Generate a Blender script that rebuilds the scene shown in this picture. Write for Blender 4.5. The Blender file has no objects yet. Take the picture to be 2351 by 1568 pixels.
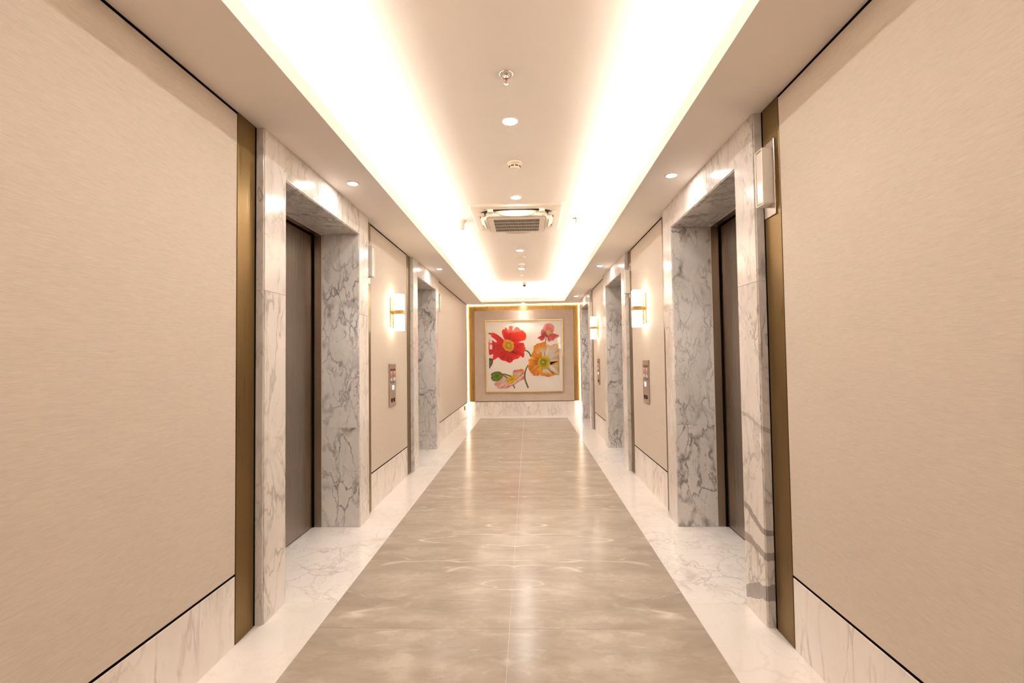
import bpy, bmesh, math, random
from mathutils import Vector, Matrix, noise

# ------------------------------------------------------------------ camera, world, exposure
SC = bpy.context.scene
COL = SC.collection
F_PX = 1100.0
CAM_H = 1.35
cam_data = bpy.data.cameras.new('camera')
cam_data.sensor_fit = 'HORIZONTAL'
cam_data.sensor_width = 36.0
cam_data.lens = F_PX / 2351.0 * 36.0
cam_data.clip_start = 0.05
cam_data.clip_end = 100
cam = bpy.data.objects.new('camera', cam_data)
COL.objects.link(cam)
R_ = Vector((0.99934389, 0.03366492, -0.01335873))
U_ = Vector((0.01443385, -0.03189786, 0.99938691))
F_ = Vector((-0.03321817, 0.99892402, 0.03236285))
cam.matrix_world = Matrix(((R_.x, U_.x, -F_.x, 0), (R_.y, U_.y, -F_.y, 0), (R_.z, U_.z, -F_.z, CAM_H), (0, 0, 0, 1)))
SC.camera = cam

world = bpy.data.worlds.new('world')
SC.world = world
world.use_nodes = True
world.node_tree.nodes['Background'].inputs[0].default_value = (0.02, 0.02, 0.02, 1)

SC.view_settings.view_transform = 'Standard'
SC.view_settings.look = 'None'
SC.view_settings.gamma = 1.0
SC.view_settings.use_curve_mapping = False
SC.view_settings.exposure = 2.03
SC.cycles.use_denoising = True
SC.cycles.max_bounces = 14
SC.cycles.diffuse_bounces = 7
SC.cycles.glossy_bounces = 5
SC.cycles.caustics_reflective = False
SC.cycles.caustics_refractive = False
SC.cycles.sample_clamp_indirect = 6.0

WARM = (1.0, 0.935, 0.855)
COVE_E = 12.0
DOWN_E = 135.0
DOWN_C = (1.0, 0.94, 0.86)
SCONCE_E = 3.0
END_LED_E = 7.0

# ------------------------------------------------------------------ layout (metres)
XL, XR = -1.41, 1.198
ZS, ZC = 2.574, 2.95
ZB = 0.323
XTL, XTR, YTE = -1.023, 0.819, 10.56
ZLIP = 2.655
XIL, XIR, YIE = -1.078, 0.852, 10.63
XJ = -0.112
YB = -3.0
YEND = 11.17
YPAN = 11.05
PORTALS_L = [3.263, 6.526]
PORTALS_R = [3.263, 6.526, 9.789]
PH = 0.82      # half width of surround
OH = 0.591     # half width of opening
ZO = 2.372
PROJ = 0.04
BW = 0.168     # bronze strip width

# ------------------------------------------------------------------ node helpers
def new_mat(name):
    m = bpy.data.materials.new(name)
    m.use_nodes = True
    nt = m.node_tree
    return m, nt, nt.nodes['Principled BSDF']

def N(nt, typ, **kw):
    n = nt.nodes.new(typ)
    for k, v in kw.items():
        if k.startswith('in_'):
            key = k[3:].replace('_', ' ')
            n.inputs[key].default_value = v
        else:
            setattr(n, k, v)
    return n

def ramp(nt, src, stops, interp='LINEAR'):
    r = nt.nodes.new('ShaderNodeValToRGB')
    r.color_ramp.interpolation = interp
    el = r.color_ramp.elements
    while len(el) < len(stops):
        el.new(0.5)
    for e, (p, c) in zip(el, stops):
        e.position = p
        e.color = c if len(c) == 4 else (*c, 1)
    nt.links.new(src, r.inputs[0])
    return r.outputs[0]

def gray(v):
    return (v, v, v, 1)

def mathn(nt, op, a, b=None):
    n = nt.nodes.new('ShaderNodeMath')
    n.operation = op
    for i, s in enumerate((a, b)):
        if s is None:
            continue
        if isinstance(s, (int, float)):
            n.inputs[i].default_value = s
        else:
            nt.links.new(s, n.inputs[i])
    return n.outputs[0]

def mixc(nt, fac, a, b):
    n = nt.nodes.new('ShaderNodeMix')
    n.data_type = 'RGBA'
    for i, s in ((0, fac), (6, a), (7, b)):
        if isinstance(s, (int, float)):
            n.inputs[i].default_value = s
        elif isinstance(s, tuple):
            n.inputs[i].default_value = s if len(s) == 4 else (*s, 1)
        else:
            nt.links.new(s, n.inputs[i])
    return n.outputs[2]

def coords(nt, rand=True, kind='Object'):
    """Object coordinates shifted by a random amount for each object."""
    tc = nt.nodes.new('ShaderNodeTexCoord')
    out = tc.outputs[kind]
    if rand:
        oi = nt.nodes.new('ShaderNodeObjectInfo')
        m = N(nt, 'ShaderNodeVectorMath', operation='MULTIPLY_ADD')
        cb = nt.nodes.new('ShaderNodeCombineXYZ')
        for i in range(3):
            nt.links.new(oi.outputs['Random'], cb.inputs[i])
        nt.links.new(cb.outputs[0], m.inputs[0])
        m.inputs[1].default_value = (17.3, 29.1, 11.7)
        nt.links.new(out, m.inputs[2])
        out = m.outputs[0]
    return out

def mapping(nt, vec, rot=(0, 0, 0), scale=(1, 1, 1), loc=(0, 0, 0)):
    m = nt.nodes.new('ShaderNodeMapping')
    m.inputs['Rotation'].default_value = rot
    m.inputs['Scale'].default_value = scale
    m.inputs['Location'].default_value = loc
    nt.links.new(vec, m.inputs[0])
    return m.outputs[0]

def noise_t(nt, vec, scale, detail=4, rough=0.55, dist=0.0):
    n = nt.nodes.new('ShaderNodeTexNoise')
    n.inputs['Scale'].default_value = scale
    n.inputs['Detail'].default_value = detail
    n.inputs['Roughness'].default_value = rough
    n.inputs['Distortion'].default_value = dist
    nt.links.new(vec, n.inputs['Vector'])
    return n

def warp(nt, vec, scale, amount, detail=4):
    n = noise_t(nt, vec, scale, detail, 0.6)
    s = N(nt, 'ShaderNodeVectorMath', operation='SUBTRACT')
    nt.links.new(n.outputs['Color'], s.inputs[0])
    s.inputs[1].default_value = (0.5, 0.5, 0.5)
    a = N(nt, 'ShaderNodeVectorMath', operation='MULTIPLY_ADD')
    nt.links.new(s.outputs[0], a.inputs[0])
    a.inputs[1].default_value = (amount,) * 3
    nt.links.new(vec, a.inputs[2])
    return a.outputs[0]

def ridge(nt, vec, scale, width, detail=3, rough=0.5):
    """Thin lines where a noise field crosses its middle."""
    n = noise_t(nt, vec, scale, detail, rough)
    d = mathn(nt, 'ABSOLUTE', mathn(nt, 'SUBTRACT', n.outputs['Fac'], 0.5))
    return ramp(nt, d, [(0.0, gray(1)), (width, gray(0))])

def crack(nt, vec, scale, width):
    v = nt.nodes.new('ShaderNodeTexVoronoi')
    v.feature = 'DISTANCE_TO_EDGE'
    v.inputs['Scale'].default_value = scale
    nt.links.new(vec, v.inputs['Vector'])
    return ramp(nt, v.outputs['Distance'], [(0.0, gray(1)), (width, gray(0))])

def plain(name, col, rough=0.5, metal=0.0, spec=None):
    m, nt, b = new_mat(name)
    b.inputs['Base Color'].default_value = (*col, 1)
    b.inputs['Roughness'].default_value = rough
    b.inputs['Metallic'].default_value = metal
    if spec is not None:
        b.inputs['Specular IOR Level'].default_value = spec
    return m

def painted(name, col, rough=0.6, var=0.03, scale=6.0):
    m, nt, b = new_mat(name)
    n = noise_t(nt, coords(nt), scale, 4)
    a = tuple(c * (1 - var) for c in col)
    c2 = tuple(min(1, c * (1 + var)) for c in col)
    nt.links.new(mixc(nt, n.outputs['Fac'], a, c2), b.inputs['Base Color'])
    b.inputs['Roughness'].default_value = rough
    return m

def emit(name, col, strength):
    m = bpy.data.materials.new(name)
    m.use_nodes = True
    nt = m.node_tree
    nt.nodes.clear()
    o = nt.nodes.new('ShaderNodeOutputMaterial')
    e = nt.nodes.new('ShaderNodeEmission')
    e.inputs[0].default_value = (*col, 1)
    e.inputs[1].default_value = strength
    nt.links.new(e.outputs[0], o.inputs[0])
    return m

def marble(name, base, vein, rot, fine=0.6, bold=0.0, scale=1.0, rough=0.12, stretch=0.3, cloud=0.12, bold_mask=(0.5, 0.62)):
    m, nt, b = new_mat(name)
    v = coords(nt)
    st = mapping(nt, v, rot, (1.0, 1.0, stretch))
    w = warp(nt, st, 2.2 * scale, 0.35, 5)
    w2 = warp(nt, mapping(nt, v, rot, (1.0, 1.0, 0.6)), 3.0 * scale, 0.28, 6)
    mask = ramp(nt, noise_t(nt, v, 2.3 * scale, 3).outputs['Fac'], [(0.36, gray(0)), (0.62, gray(1))])
    f1 = mathn(nt, 'MULTIPLY', ridge(nt, w, 3.2 * scale, 0.014, 3), mask)
    f2 = mathn(nt, 'MULTIPLY', crack(nt, w, 4.2 * scale, 0.045), mask)
    f3 = mathn(nt, 'MULTIPLY', ridge(nt, w, 9.0 * scale, 0.016, 2), ramp(nt, noise_t(nt, v, 3.7 * scale, 3).outputs['Fac'], [(0.45, gray(0)), (0.62, gray(0.7))]))
    fac = mathn(nt, 'MULTIPLY', mathn(nt, 'MAXIMUM', mathn(nt, 'MAXIMUM', f1, f2), f3), fine)
    if bold > 0:
        bm_ = ramp(nt, noise_t(nt, v, 1.7 * scale, 3).outputs['Fac'], [(bold_mask[0], gray(0)), (bold_mask[1], gray(1))])
        g1 = mathn(nt, 'MULTIPLY', crack(nt, w2, 2.6 * scale, 0.085), bm_)
        wdt = ramp(nt, noise_t(nt, v, 7.0 * scale, 5).outputs['Fac'], [(0.4, gray(0.35)), (0.6, gray(1))])
        fac = mathn(nt, 'MAXIMUM', fac, mathn(nt, 'MULTIPLY', mathn(nt, 'MULTIPLY', g1, wdt), bold))
    cl = noise_t(nt, w, 2.0 * scale, 5, 0.6)
    clf = ramp(nt, cl.outputs['Fac'], [(0.35, gray(1 - cloud)), (0.6, gray(1.0))])
    mul = N(nt, 'ShaderNodeMix', data_type='RGBA', blend_type='MULTIPLY')
    mul.inputs[0].default_value = 1.0
    mul.inputs[6].default_value = (*base, 1)
    nt.links.new(clf, mul.inputs[7])
    nt.links.new(mixc(nt, fac, mul.outputs[2], vein), b.inputs['Base Color'])
    b.inputs['Roughness'].default_value = rough
    return m

def fabric(name, c1, c2, axis=1):
    m, nt, b = new_mat(name)
    v = coords(nt)
    sc1 = [60.0, 60.0, 1100.0]
    sc1[axis] = 30.0
    a = noise_t(nt, mapping(nt, v, scale=tuple(sc1)), 1.0, 2, 0.6)
    sc2 = [20.0, 20.0, 520.0]
    sc2[axis] = 16.0
    c = noise_t(nt, mapping(nt, v, scale=tuple(sc2)), 1.0, 3, 0.6)
    s = mathn(nt, 'ADD', mathn(nt, 'MULTIPLY', a.outputs['Fac'], 0.55), mathn(nt, 'MULTIPLY', c.outputs['Fac'], 0.45))
    f = ramp(nt, s, [(0.30, gray(0)), (0.70, gray(1))])
    nt.links.new(mixc(nt, f, c1, c2), b.inputs['Base Color'])
    b.inputs['Roughness'].default_value = 0.62
    b.inputs['Specular IOR Level'].default_value = 0.25
    bp = nt.nodes.new('ShaderNodeBump')
    bp.inputs['Strength'].default_value = 0.12
    bp.inputs['Distance'].default_value = 0.002
    nt.links.new(s, bp.inputs['Height'])
    nt.links.new(bp.outputs[0], b.inputs['Normal'])
    return m

def brushed(name, col, rough, axis_scale, var=0.12):
    m, nt, b = new_mat(name)
    v = coords(nt)
    n = noise_t(nt, mapping(nt, v, scale=axis_scale), 1.0, 3, 0.6)
    a = tuple(c * (1 - var) for c in col)
    c2 = tuple(min(1, c * (1 + var)) for c in col)
    nt.links.new(mixc(nt, n.outputs['Fac'], a, c2), b.inputs['Base Color'])
    b.inputs['Metallic'].default_value = 1.0
    r = ramp(nt, n.outputs['Fac'], [(0.3, gray(rough * 0.85)), (0.7, gray(rough * 1.2))])
    nt.links.new(r, b.inputs['Roughness'])
    return m

def floor_stone(name):
    """Beige stone, book-matched about the centre joint (mirrored left and right)."""
    m, nt, b = new_mat(name)
    g = nt.nodes.new('ShaderNodeNewGeometry')
    sp = nt.nodes.new('ShaderNodeSeparateXYZ')
    nt.links.new(g.outputs['Position'], sp.inputs[0])
    x = mathn(nt, 'ABSOLUTE', mathn(nt, 'SUBTRACT', sp.outputs[0], XJ))
    row = mathn(nt, 'FLOOR', mathn(nt, 'DIVIDE', mathn(nt, 'SUBTRACT', sp.outputs[1], 2.425), 1.247))
    cb = nt.nodes.new('ShaderNodeCombineXYZ')
    nt.links.new(x, cb.inputs[0])
    nt.links.new(sp.outputs[1], cb.inputs[1])
    nt.links.new(mathn(nt, 'MULTIPLY', row, 7.31), cb.inputs[2])
    v = cb.outputs[0]
    rot = mapping(nt, v, (0, 0, math.radians(-32)), (1.0, 2.4, 1.0))
    w = warp(nt, rot, 1.6, 0.55, 6)
    base = noise_t(nt, w, 1.7, 8, 0.62)
    col = ramp(nt, base.outputs['Fac'], [(0.30, (0.315, 0.262, 0.208)), (0.5, (0.385, 0.326, 0.265)), (0.70, (0.465, 0.40, 0.335))])
    for ang, sc_, seed, wd, mk, amt in ((38, 1.0, 0.0, 0.010, (0.50, 0.60), 0.75), (-24, 1.3, 5.3, 0.007, (0.49, 0.60), 0.65), (64, 1.5, 9.1, 0.006, (0.52, 0.62), 0.6), (12, 1.7, 2.7, 0.006, (0.52, 0.60), 0.5)):
        mv = mapping(nt, v, (0, 0, math.radians(ang)), (0.55 * sc_, 2.6 * sc_, 1.0), (seed, seed * 0.7, seed))
        vw = warp(nt, warp(nt, mv, 1.1, 0.35, 2), 9.0, 0.035, 3)
        vm = ramp(nt, noise_t(nt, mapping(nt, v, loc=(seed, 1.3, 0.2)), 2.3, 3).outputs['Fac'], [(mk[0], gray(0)), (mk[1], gray(amt))])
        col = mixc(nt, mathn(nt, 'MULTIPLY', ridge(nt, vw, 1.1, wd, 1, 0.4), vm), col, (0.74, 0.67, 0.59))
    mot = noise_t(nt, warp(nt, mapping(nt, v, (0, 0, math.radians(30)), (1.0, 1.8, 1.0)), 3.0, 0.5, 5), 4.5, 6, 0.65)
    col = mixc(nt, ramp(nt, mot.outputs['Fac'], [(0.50, gray(0)), (0.75, gray(0.45))]), col, (0.62, 0.55, 0.47))
    sm = mapping(nt, v, (0, 0, math.radians(28)), (1.0, 2.8, 1.0), (3.1, 1.7, 0.4))
    ws = warp(nt, sm, 2.4, 0.6, 6)
    v2 = mathn(nt, 'MULTIPLY', ridge(nt, ws, 1.3, 0.008, 5, 0.6), ramp(nt, noise_t(nt, v, 1.9, 2).outputs['Fac'], [(0.5, gray(0)), (0.66, gray(0.7))]))
    col = mixc(nt, v2, col, (0.36, 0.28, 0.20))
    fine = noise_t(nt, mapping(nt, v, (0, 0, math.radians(-20)), (14, 60, 1)), 1.0, 4, 0.7)
    col = mixc(nt, mathn(nt, 'MULTIPLY', ramp(nt, fine.outputs['Fac'], [(0.4, gray(0)), (0.7, gray(1))]), 0.10), col, (0.40, 0.33, 0.26))
    nt.links.new(col, b.inputs['Base Color'])
    b.inputs['Roughness'].default_value = 0.20
    b.inputs['Specular IOR Level'].default_value = 0.22
    return m

def pane_glass(name):
    m = bpy.data.materials.new(name)
    m.use_nodes = True
    nt = m.node_tree
    nt.nodes.clear()
    o = nt.nodes.new('ShaderNodeOutputMaterial')
    t = nt.nodes.new('ShaderNodeBsdfTransparent')
    g = nt.nodes.new('ShaderNodeBsdfGlossy')
    g.inputs['Roughness'].default_value = 0.02
    fr = nt.nodes.new('ShaderNodeFresnel')
    fr.inputs[0].default_value = 1.5
    mx = nt.nodes.new('ShaderNodeMixShader')
    ge = nt.nodes.new('ShaderNodeNewGeometry')
    front = mathn(nt, 'SUBTRACT', 1.0, ge.outputs['Backfacing'])
    nt.links.new(mathn(nt, 'MULTIPLY', fr.outputs[0], front), mx.inputs[0])
    nt.links.new(t.outputs[0], mx.inputs[1])
    nt.links.new(g.outputs[0], mx.inputs[2])
    nt.links.new(mx.outputs[0], o.inputs[0])
    return m

def print_mat(name):
    m, nt, b = new_mat(name)
    a = nt.nodes.new('ShaderNodeVertexColor')
    a.layer_name = 'ink'
    nt.links.new(a.outputs[0], b.inputs['Base Color'])
    b.inputs['Roughness'].default_value = 0.5
    return m

def screen_mat(name, bands, strength):
    """A small display picture: coloured bands from top to bottom."""
    m, nt, b = new_mat(name)
    tc = nt.nodes.new('ShaderNodeTexCoord')
    sp = nt.nodes.new('ShaderNodeSeparateXYZ')
    nt.links.new(tc.outputs['Generated'], sp.inputs[0])
    n = noise_t(nt, tc.outputs['Generated'], 5.0, 3)
    s = mathn(nt, 'ADD', sp.outputs[2], mathn(nt, 'MULTIPLY', mathn(nt, 'SUBTRACT', n.outputs['Fac'], 0.5), 0.12))
    c = ramp(nt, s, bands)
    b.inputs['Base Color'].default_value = (0.02, 0.02, 0.02, 1)
    b.inputs['Roughness'].default_value = 0.15
    nt.links.new(c, b.inputs['Emission Color'])
    b.inputs['Emission Strength'].default_value = strength
    return m

D = math.radians
M = {}
M['ceiling'] = painted('ceiling_paint', (0.86, 0.80, 0.745), 0.7, 0.01)
M['soffit'] = painted('soffit_paint', (0.87, 0.80, 0.735), 0.7, 0.01)
M['fabric'] = fabric('wall_fabric', (0.56, 0.485, 0.41), (0.735, 0.65, 0.565), 1)
M['fabric_end'] = painted('end_wallpaper', (0.60, 0.49, 0.40), 0.6, 0.10, 9.0)
M['dark'] = plain('shadow_gap', (0.010, 0.007, 0.006), 0.9, 0.0, 0.0)
M['bronze'] = brushed('brushed_bronze', (0.225, 0.145, 0.052), 0.32, (140, 140, 2.0), 0.10)
M['bronze_end'] = brushed('satin_bronze', (0.46, 0.28, 0.11), 0.30, (90, 90, 2.0), 0.08)
M['brass'] = brushed('satin_brass', (0.66, 0.46, 0.20), 0.28, (30, 30, 90), 0.06)
M['gold'] = brushed('gold_frame', (0.85, 0.56, 0.20), 0.30, (20, 20, 20), 0.05)
M['steel'] = brushed('door_steel', (0.39, 0.335, 0.28), 0.30, (150, 150, 1.0), 0.05)
M['steel_frame'] = brushed('frame_steel', (0.36, 0.295, 0.235), 0.34, (90, 90, 2), 0.08)
M['nickel'] = brushed('panel_nickel', (0.55, 0.45, 0.37), 0.33, (20, 20, 120), 0.06)
M['chrome'] = plain('chrome', (0.75, 0.72, 0.68), 0.18, 1.0)
M['marble_front'] = marble('marble_front', (0.80, 0.755, 0.715), (0.24, 0.215, 0.205), (D(22), D(12), 0), 0.60, 0.35, 1.25, 0.15, 0.35)
M['marble_reveal'] = marble('marble_reveal', (0.79, 0.745, 0.71), (0.17, 0.155, 0.155), (D(10), D(34), 0), 0.85, 0.95, 1.5, 0.10, 0.42, 0.16, (0.47, 0.6))
M['marble_floor'] = marble('marble_floor', (0.85, 0.81, 0.78), (0.46, 0.38, 0.35), (D(5), D(8), D(28)), 0.65, 0.6, 1.2, 0.08, 0.5, 0.06, (0.52, 0.7))
M['marble_border'] = marble('marble_border', (0.81, 0.77, 0.73), (0.58, 0.50, 0.44), (D(5), D(8), D(28)), 0.30, 0.12, 1.0, 0.10, 0.4, 0.05, (0.54, 0.7))
M['marble_skirt'] = marble('marble_skirt', (0.86, 0.81, 0.76), (0.40, 0.34, 0.30), (D(-32), D(15), 0), 0.6, 0.4, 1.1, 0.12, 0.25, 0.10, (0.46, 0.6))
M['floor_stone'] = floor_stone('beige_stone')
M['grout'] = plain('pale_grout', (0.74, 0.67, 0.59), 0.6)
M['bead'] = plain('pale_edge_bead', (0.75, 0.66, 0.55), 0.35)
M['white_metal'] = painted('white_enamel', (0.84, 0.78, 0.70), 0.4, 0.01)
M['ac_plastic'] = painted('cassette_plastic', (0.82, 0.745, 0.655), 0.42, 0.01)
M['ac_dark'] = plain('cassette_shadow', (0.05, 0.035, 0.025), 0.7)
M['detector'] = painted('detector_plastic', (0.83, 0.76, 0.64), 0.45, 0.01)
M['black_gloss'] = plain('black_dome', (0.02, 0.02, 0.02), 0.12)
M['red_bulb'] = plain('red_bulb', (0.55, 0.05, 0.03), 0.15)
M['cove_led'] = emit('cove_led', WARM, COVE_E)
M['end_led'] = emit('end_led', (1.0, 0.84, 0.66), END_LED_E)
M['down'] = emit('downlight_glow', DOWN_C, DOWN_E)
M['down_soffit'] = emit('soffit_downlight_glow', (1.0, 0.94, 0.88), 60.0)
M['shade'] = emit('frosted_glass_glow', (1.0, 0.86, 0.66), SCONCE_E)
M['mat_board'] = painted('picture_mat', (0.88, 0.81, 0.745), 0.7, 0.01)
M['ink'] = print_mat('flower_print')
M['pane'] = pane_glass('picture_pane')
M['acrylic'] = plain('frosted_acrylic', (0.80, 0.75, 0.70), 0.12)
M['lantern_plate'] = plain('lantern_plate', (0.62, 0.55, 0.50), 0.16, 0.75)
M['keypad'] = emit('keypad_glow', (0.50, 0.68, 1.0), 0.55)
M['key_mark'] = plain('keypad_mark', (0.05, 0.08, 0.2), 0.4)
M['screen_a'] = screen_mat('screen_a', [(0.0, (0.10, 0.09, 0.08)), (0.16, (0.10, 0.09, 0.08)), (0.17, (0.45, 0.38, 0.33)), (0.30, (0.45, 0.36, 0.32)), (0.36, (0.30, 0.06, 0.05)), (0.52, (0.30, 0.11, 0.10)), (0.62, (0.23, 0.20, 0.14)), (0.84, (0.38, 0.30, 0.28)), (0.86, (0.06, 0.02, 0.01))], 0.30)
M['screen_b'] = screen_mat('screen_b', [(0.0, (0.13, 0.11, 0.09)), (0.14, (0.13, 0.11, 0.09)), (0.15, (0.42, 0.33, 0.27)), (0.36, (0.45, 0.35, 0.30)), (0.42, (0.22, 0.06, 0.07)), (0.58, (0.42, 0.10, 0.03)), (0.72, (0.55, 0.19, 0.04)), (0.84, (0.50, 0.30, 0.28)), (0.86, (0.06, 0.015, 0.01))], 0.30)

# banded slab at the foot of the near right surround: dark grey seams in white marble
def banded_marble():
    m = marble('marble_banded', (0.79, 0.745, 0.705), (0.22, 0.20, 0.20), (D(25), D(15), 0), 0.7, 0.3, 1.5, 0.10, 0.4)
    nt = m.node_tree
    b = nt.nodes['Principled BSDF']
    src = b.inputs['Base Color'].links[0].from_socket
    tc = nt.nodes.new('ShaderNodeTexCoord')
    sp = nt.nodes.new('ShaderNodeSeparateXYZ')
    wv = warp(nt, tc.outputs['Object'], 5.0, 0.10, 5)
    nt.links.new(wv, sp.inputs[0])
    # local y runs away from the wall corner; the seams drop towards it
    tot = None
    for c0, sl, hw, st in ((-0.45, -0.40, 0.040, 0.80), (-0.275, 0.12, 0.020, 0.72), (-0.155, 0.33, 0.017, 0.80), (0.36, 0.30, 0.010, 0.5)):
        t = mathn(nt, 'ADD', sp.outputs[2], mathn(nt, 'MULTIPLY', sp.outputs[1], sl))
        d = mathn(nt, 'ABSOLUTE', mathn(nt, 'SUBTRACT', t, c0))
        s = mathn(nt, 'MULTIPLY', mathn(nt, 'LESS_THAN', d, hw), st)
        tot = s if tot is None else mathn(nt, 'MAXIMUM', tot, s)
    nt.links.new(mixc(nt, tot, src, (0.27, 0.235, 0.225)), b.inputs['Base Color'])
    return m
M['marble_banded'] = banded_marble()

# ------------------------------------------------------------------ object helpers
def link(o, parent=None):
    COL.objects.link(o)
    if parent is not None:
        o.parent = parent
    return o

def empty(name, loc=(0, 0, 0), rz=0.0, parent=None):
    o = bpy.data.objects.new(name, None)
    o.empty_display_size = 0.1
    o.location = loc
    o.rotation_euler = (0, 0, rz)
    return link(o, parent)

def tag(o, label=None, cat=None, group=None, kind=None):
    if label: o['label'] = label
    if cat: o['category'] = cat
    if group: o['group'] = group
    if kind: o['kind'] = kind
    return o

def mesh_obj(name, bm, mat, parent=None, smooth=False, loc=None):
    me = bpy.data.meshes.new(name)
    bm.normal_update()
    bm.to_mesh(me)
    bm.free()
    if smooth:
        me.polygons.foreach_set('use_smooth', [True] * len(me.polygons))
    me.materials.append(M[mat] if isinstance(mat, str) else mat)
    o = bpy.data.objects.new(name, me)
    if loc is not None:
        o.location = loc
    return link(o, parent)

def bm_box(bm, x0, x1, y0, y1, z0, z1, bev=0.0, seg=1):
    r = bmesh.ops.create_cube(bm, size=1.0)
    vs = r['verts']
    for v in vs:
        v.co = Vector(((x0 + x1) / 2 + v.co.x * (x1 - x0), (y0 + y1) / 2 + v.co.y * (y1 - y0), (z0 + z1) / 2 + v.co.z * (z1 - z0)))
    if bev > 0:
        es = list({e for v in vs for e in v.link_edges})
        bmesh.ops.bevel(bm, geom=es, offset=bev, segments=seg, profile=0.5, affect='EDGES')
    return bm

def box(name, x0, x1, y0, y1, z0, z1, mat, parent=None, bev=0.0, seg=1):
    bm = bmesh.new()
    bm_box(bm, min(x0, x1), max(x0, x1), min(y0, y1), max(y0, y1), min(z0, z1), max(z0, z1), bev, seg)
    return mesh_obj(name, bm, mat, parent)

def wbox(name, x0, x1, y0, y1, z0, z1, mat, parent=None, bev=0.0):
    """Box whose own origin sits at its centre (world coordinates, parent at origin)."""
    cx, cy, cz = (x0 + x1) / 2, (y0 + y1) / 2, (z0 + z1) / 2
    hx, hy, hz = abs(x1 - x0) / 2, abs(y1 - y0) / 2, abs(z1 - z0) / 2
    bm = bmesh.new()
    bm_box(bm, -hx, hx, -hy, hy, -hz, hz, bev)
    return mesh_obj(name, bm, mat, parent, loc=(cx, cy, cz))

def bm_lathe(bm, prof, n=24, cx=0, cy=0):
    rings = []
    for r, z in prof:
        if r < 1e-5:
            rings.append([bm.verts.new((cx, cy, z))])
        else:
            rings.append([bm.verts.new((cx + r * math.cos(2 * math.pi * i / n), cy + r * math.sin(2 * math.pi * i / n), z)) for i in range(n)])
    for a, b in zip(rings, rings[1:]):
        for i in range(n):
            j = (i + 1) % n
            if len(a) == 1 and len(b) > 1:
                bm.faces.new((a[0], b[i], b[j]))
            elif len(b) == 1 and len(a) > 1:
                bm.faces.new((a[i], b[0], a[j]))
            elif len(a) > 1:
                bm.faces.new((a[i], b[i], b[j], a[j]))
    bmesh.ops.recalc_face_normals(bm, faces=bm.faces)
    return bm

def lathe(name, prof, mat, parent, n=24, smooth=True, cx=0, cy=0):
    bm = bm_lathe(bmesh.new(), prof, n, cx, cy)
    o = mesh_obj(name, bm, mat, parent, smooth)
    return o

def rrect(w, h, r, seg=5):
    """Rounded rectangle outline, counter-clockwise."""
    pts = []
    for cx, cy, a0 in ((w / 2 - r, h / 2 - r, 0), (-w / 2 + r, h / 2 - r, 90), (-w / 2 + r, -h / 2 + r, 180), (w / 2 - r, -h / 2 + r, 270)):
        for i in range(seg + 1):
            a = math.radians(a0 + 90 * i / seg)
            pts.append((cx + r * math.cos(a), cy + r * math.sin(a)))
    return pts

def bm_loft(bm, sections, cap0=True, cap1=True):
    """sections: list of lists of 3-D points with equal length."""
    rings = [[bm.verts.new(p) for p in s] for s in sections]
    n = len(rings[0])
    for a, b in zip(rings, rings[1:]):
        for i in range(n):
            j = (i + 1) % n
            bm.faces.new((a[i], a[j], b[j], b[i]))
    if cap0: bm.faces.new(list(reversed(rings[0])))
    if cap1: bm.faces.new(rings[-1])
    bmesh.ops.recalc_face_normals(bm, faces=bm.faces)
    return bm

def copy_tree(o, parent=None):
    c = o.copy()
    COL.objects.link(c)
    c.parent = parent
    for ch in list(o.children):
        copy_tree(ch, c)
    return c

# ------------------------------------------------------------------ floor
floor = tag(wbox('floor', -1.80, 1.60, YB, YEND + 0.05, -0.06, -0.0012, 'grout'), kind='structure')
def slab(name, x0, x1, y0, y1, mat, g=0.001):
    o = wbox(name, x0 + g, x1 - g, y0 + g, y1 - g, -0.024, 0.0, mat, None, 0.0003)
    o.parent = floor
    o.location = Vector(o.location) - Vector(floor.location)
    return o
rows = [YB]
y = 2.425 - 1.247 * 4
while y < YIE - 0.3:
    if y > YB + 0.2: rows.append(y)
    y += 1.247
rows.append(YIE)
for a, b in zip(rows, rows[1:]):
    slab('stone_tile', XIL, XJ, a, b, 'floor_stone', 0.0009)
    slab('stone_tile', XJ, XIR, a, b, 'floor_stone', 0.0009)
def border(side, xi, xw, centres):
    cur = YB
    s = -1 if side == 'L' else 1
    for c in centres:
        a, b = c - OH, c + OH
        mid = (cur + a) / 2
        cuts = [cur, a] if a - cur < 2.2 else [cur, cur + (a - cur) / 2, a]
        for p, q in zip(cuts, cuts[1:]):
            slab('border_slab', min(xi, xw), max(xi, xw), p, q, 'marble_border', 0.0006)
        xd = xw + s * 0.343
        slab('threshold_slab', min(xi, xd), max(xi, xd), a, b, 'marble_floor', 0.0006)
        cur = b
    cuts = [cur, YEND] if YEND - cur < 2.2 else [cur, cur + (YEND - cur) / 2, YEND]
    for p, q in zip(cuts, cuts[1:]):
        slab('border_slab', min(xi, xw), max(xi, xw), p, q, 'marble_border', 0.0006)
border('L', XIL, XL - 0.0036, PORTALS_L)
border('R', XIR, XR + 0.0036, PORTALS_R)
slab('border_slab', XIL, XIR, YIE, YEND, 'marble_border', 0.0006)

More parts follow.
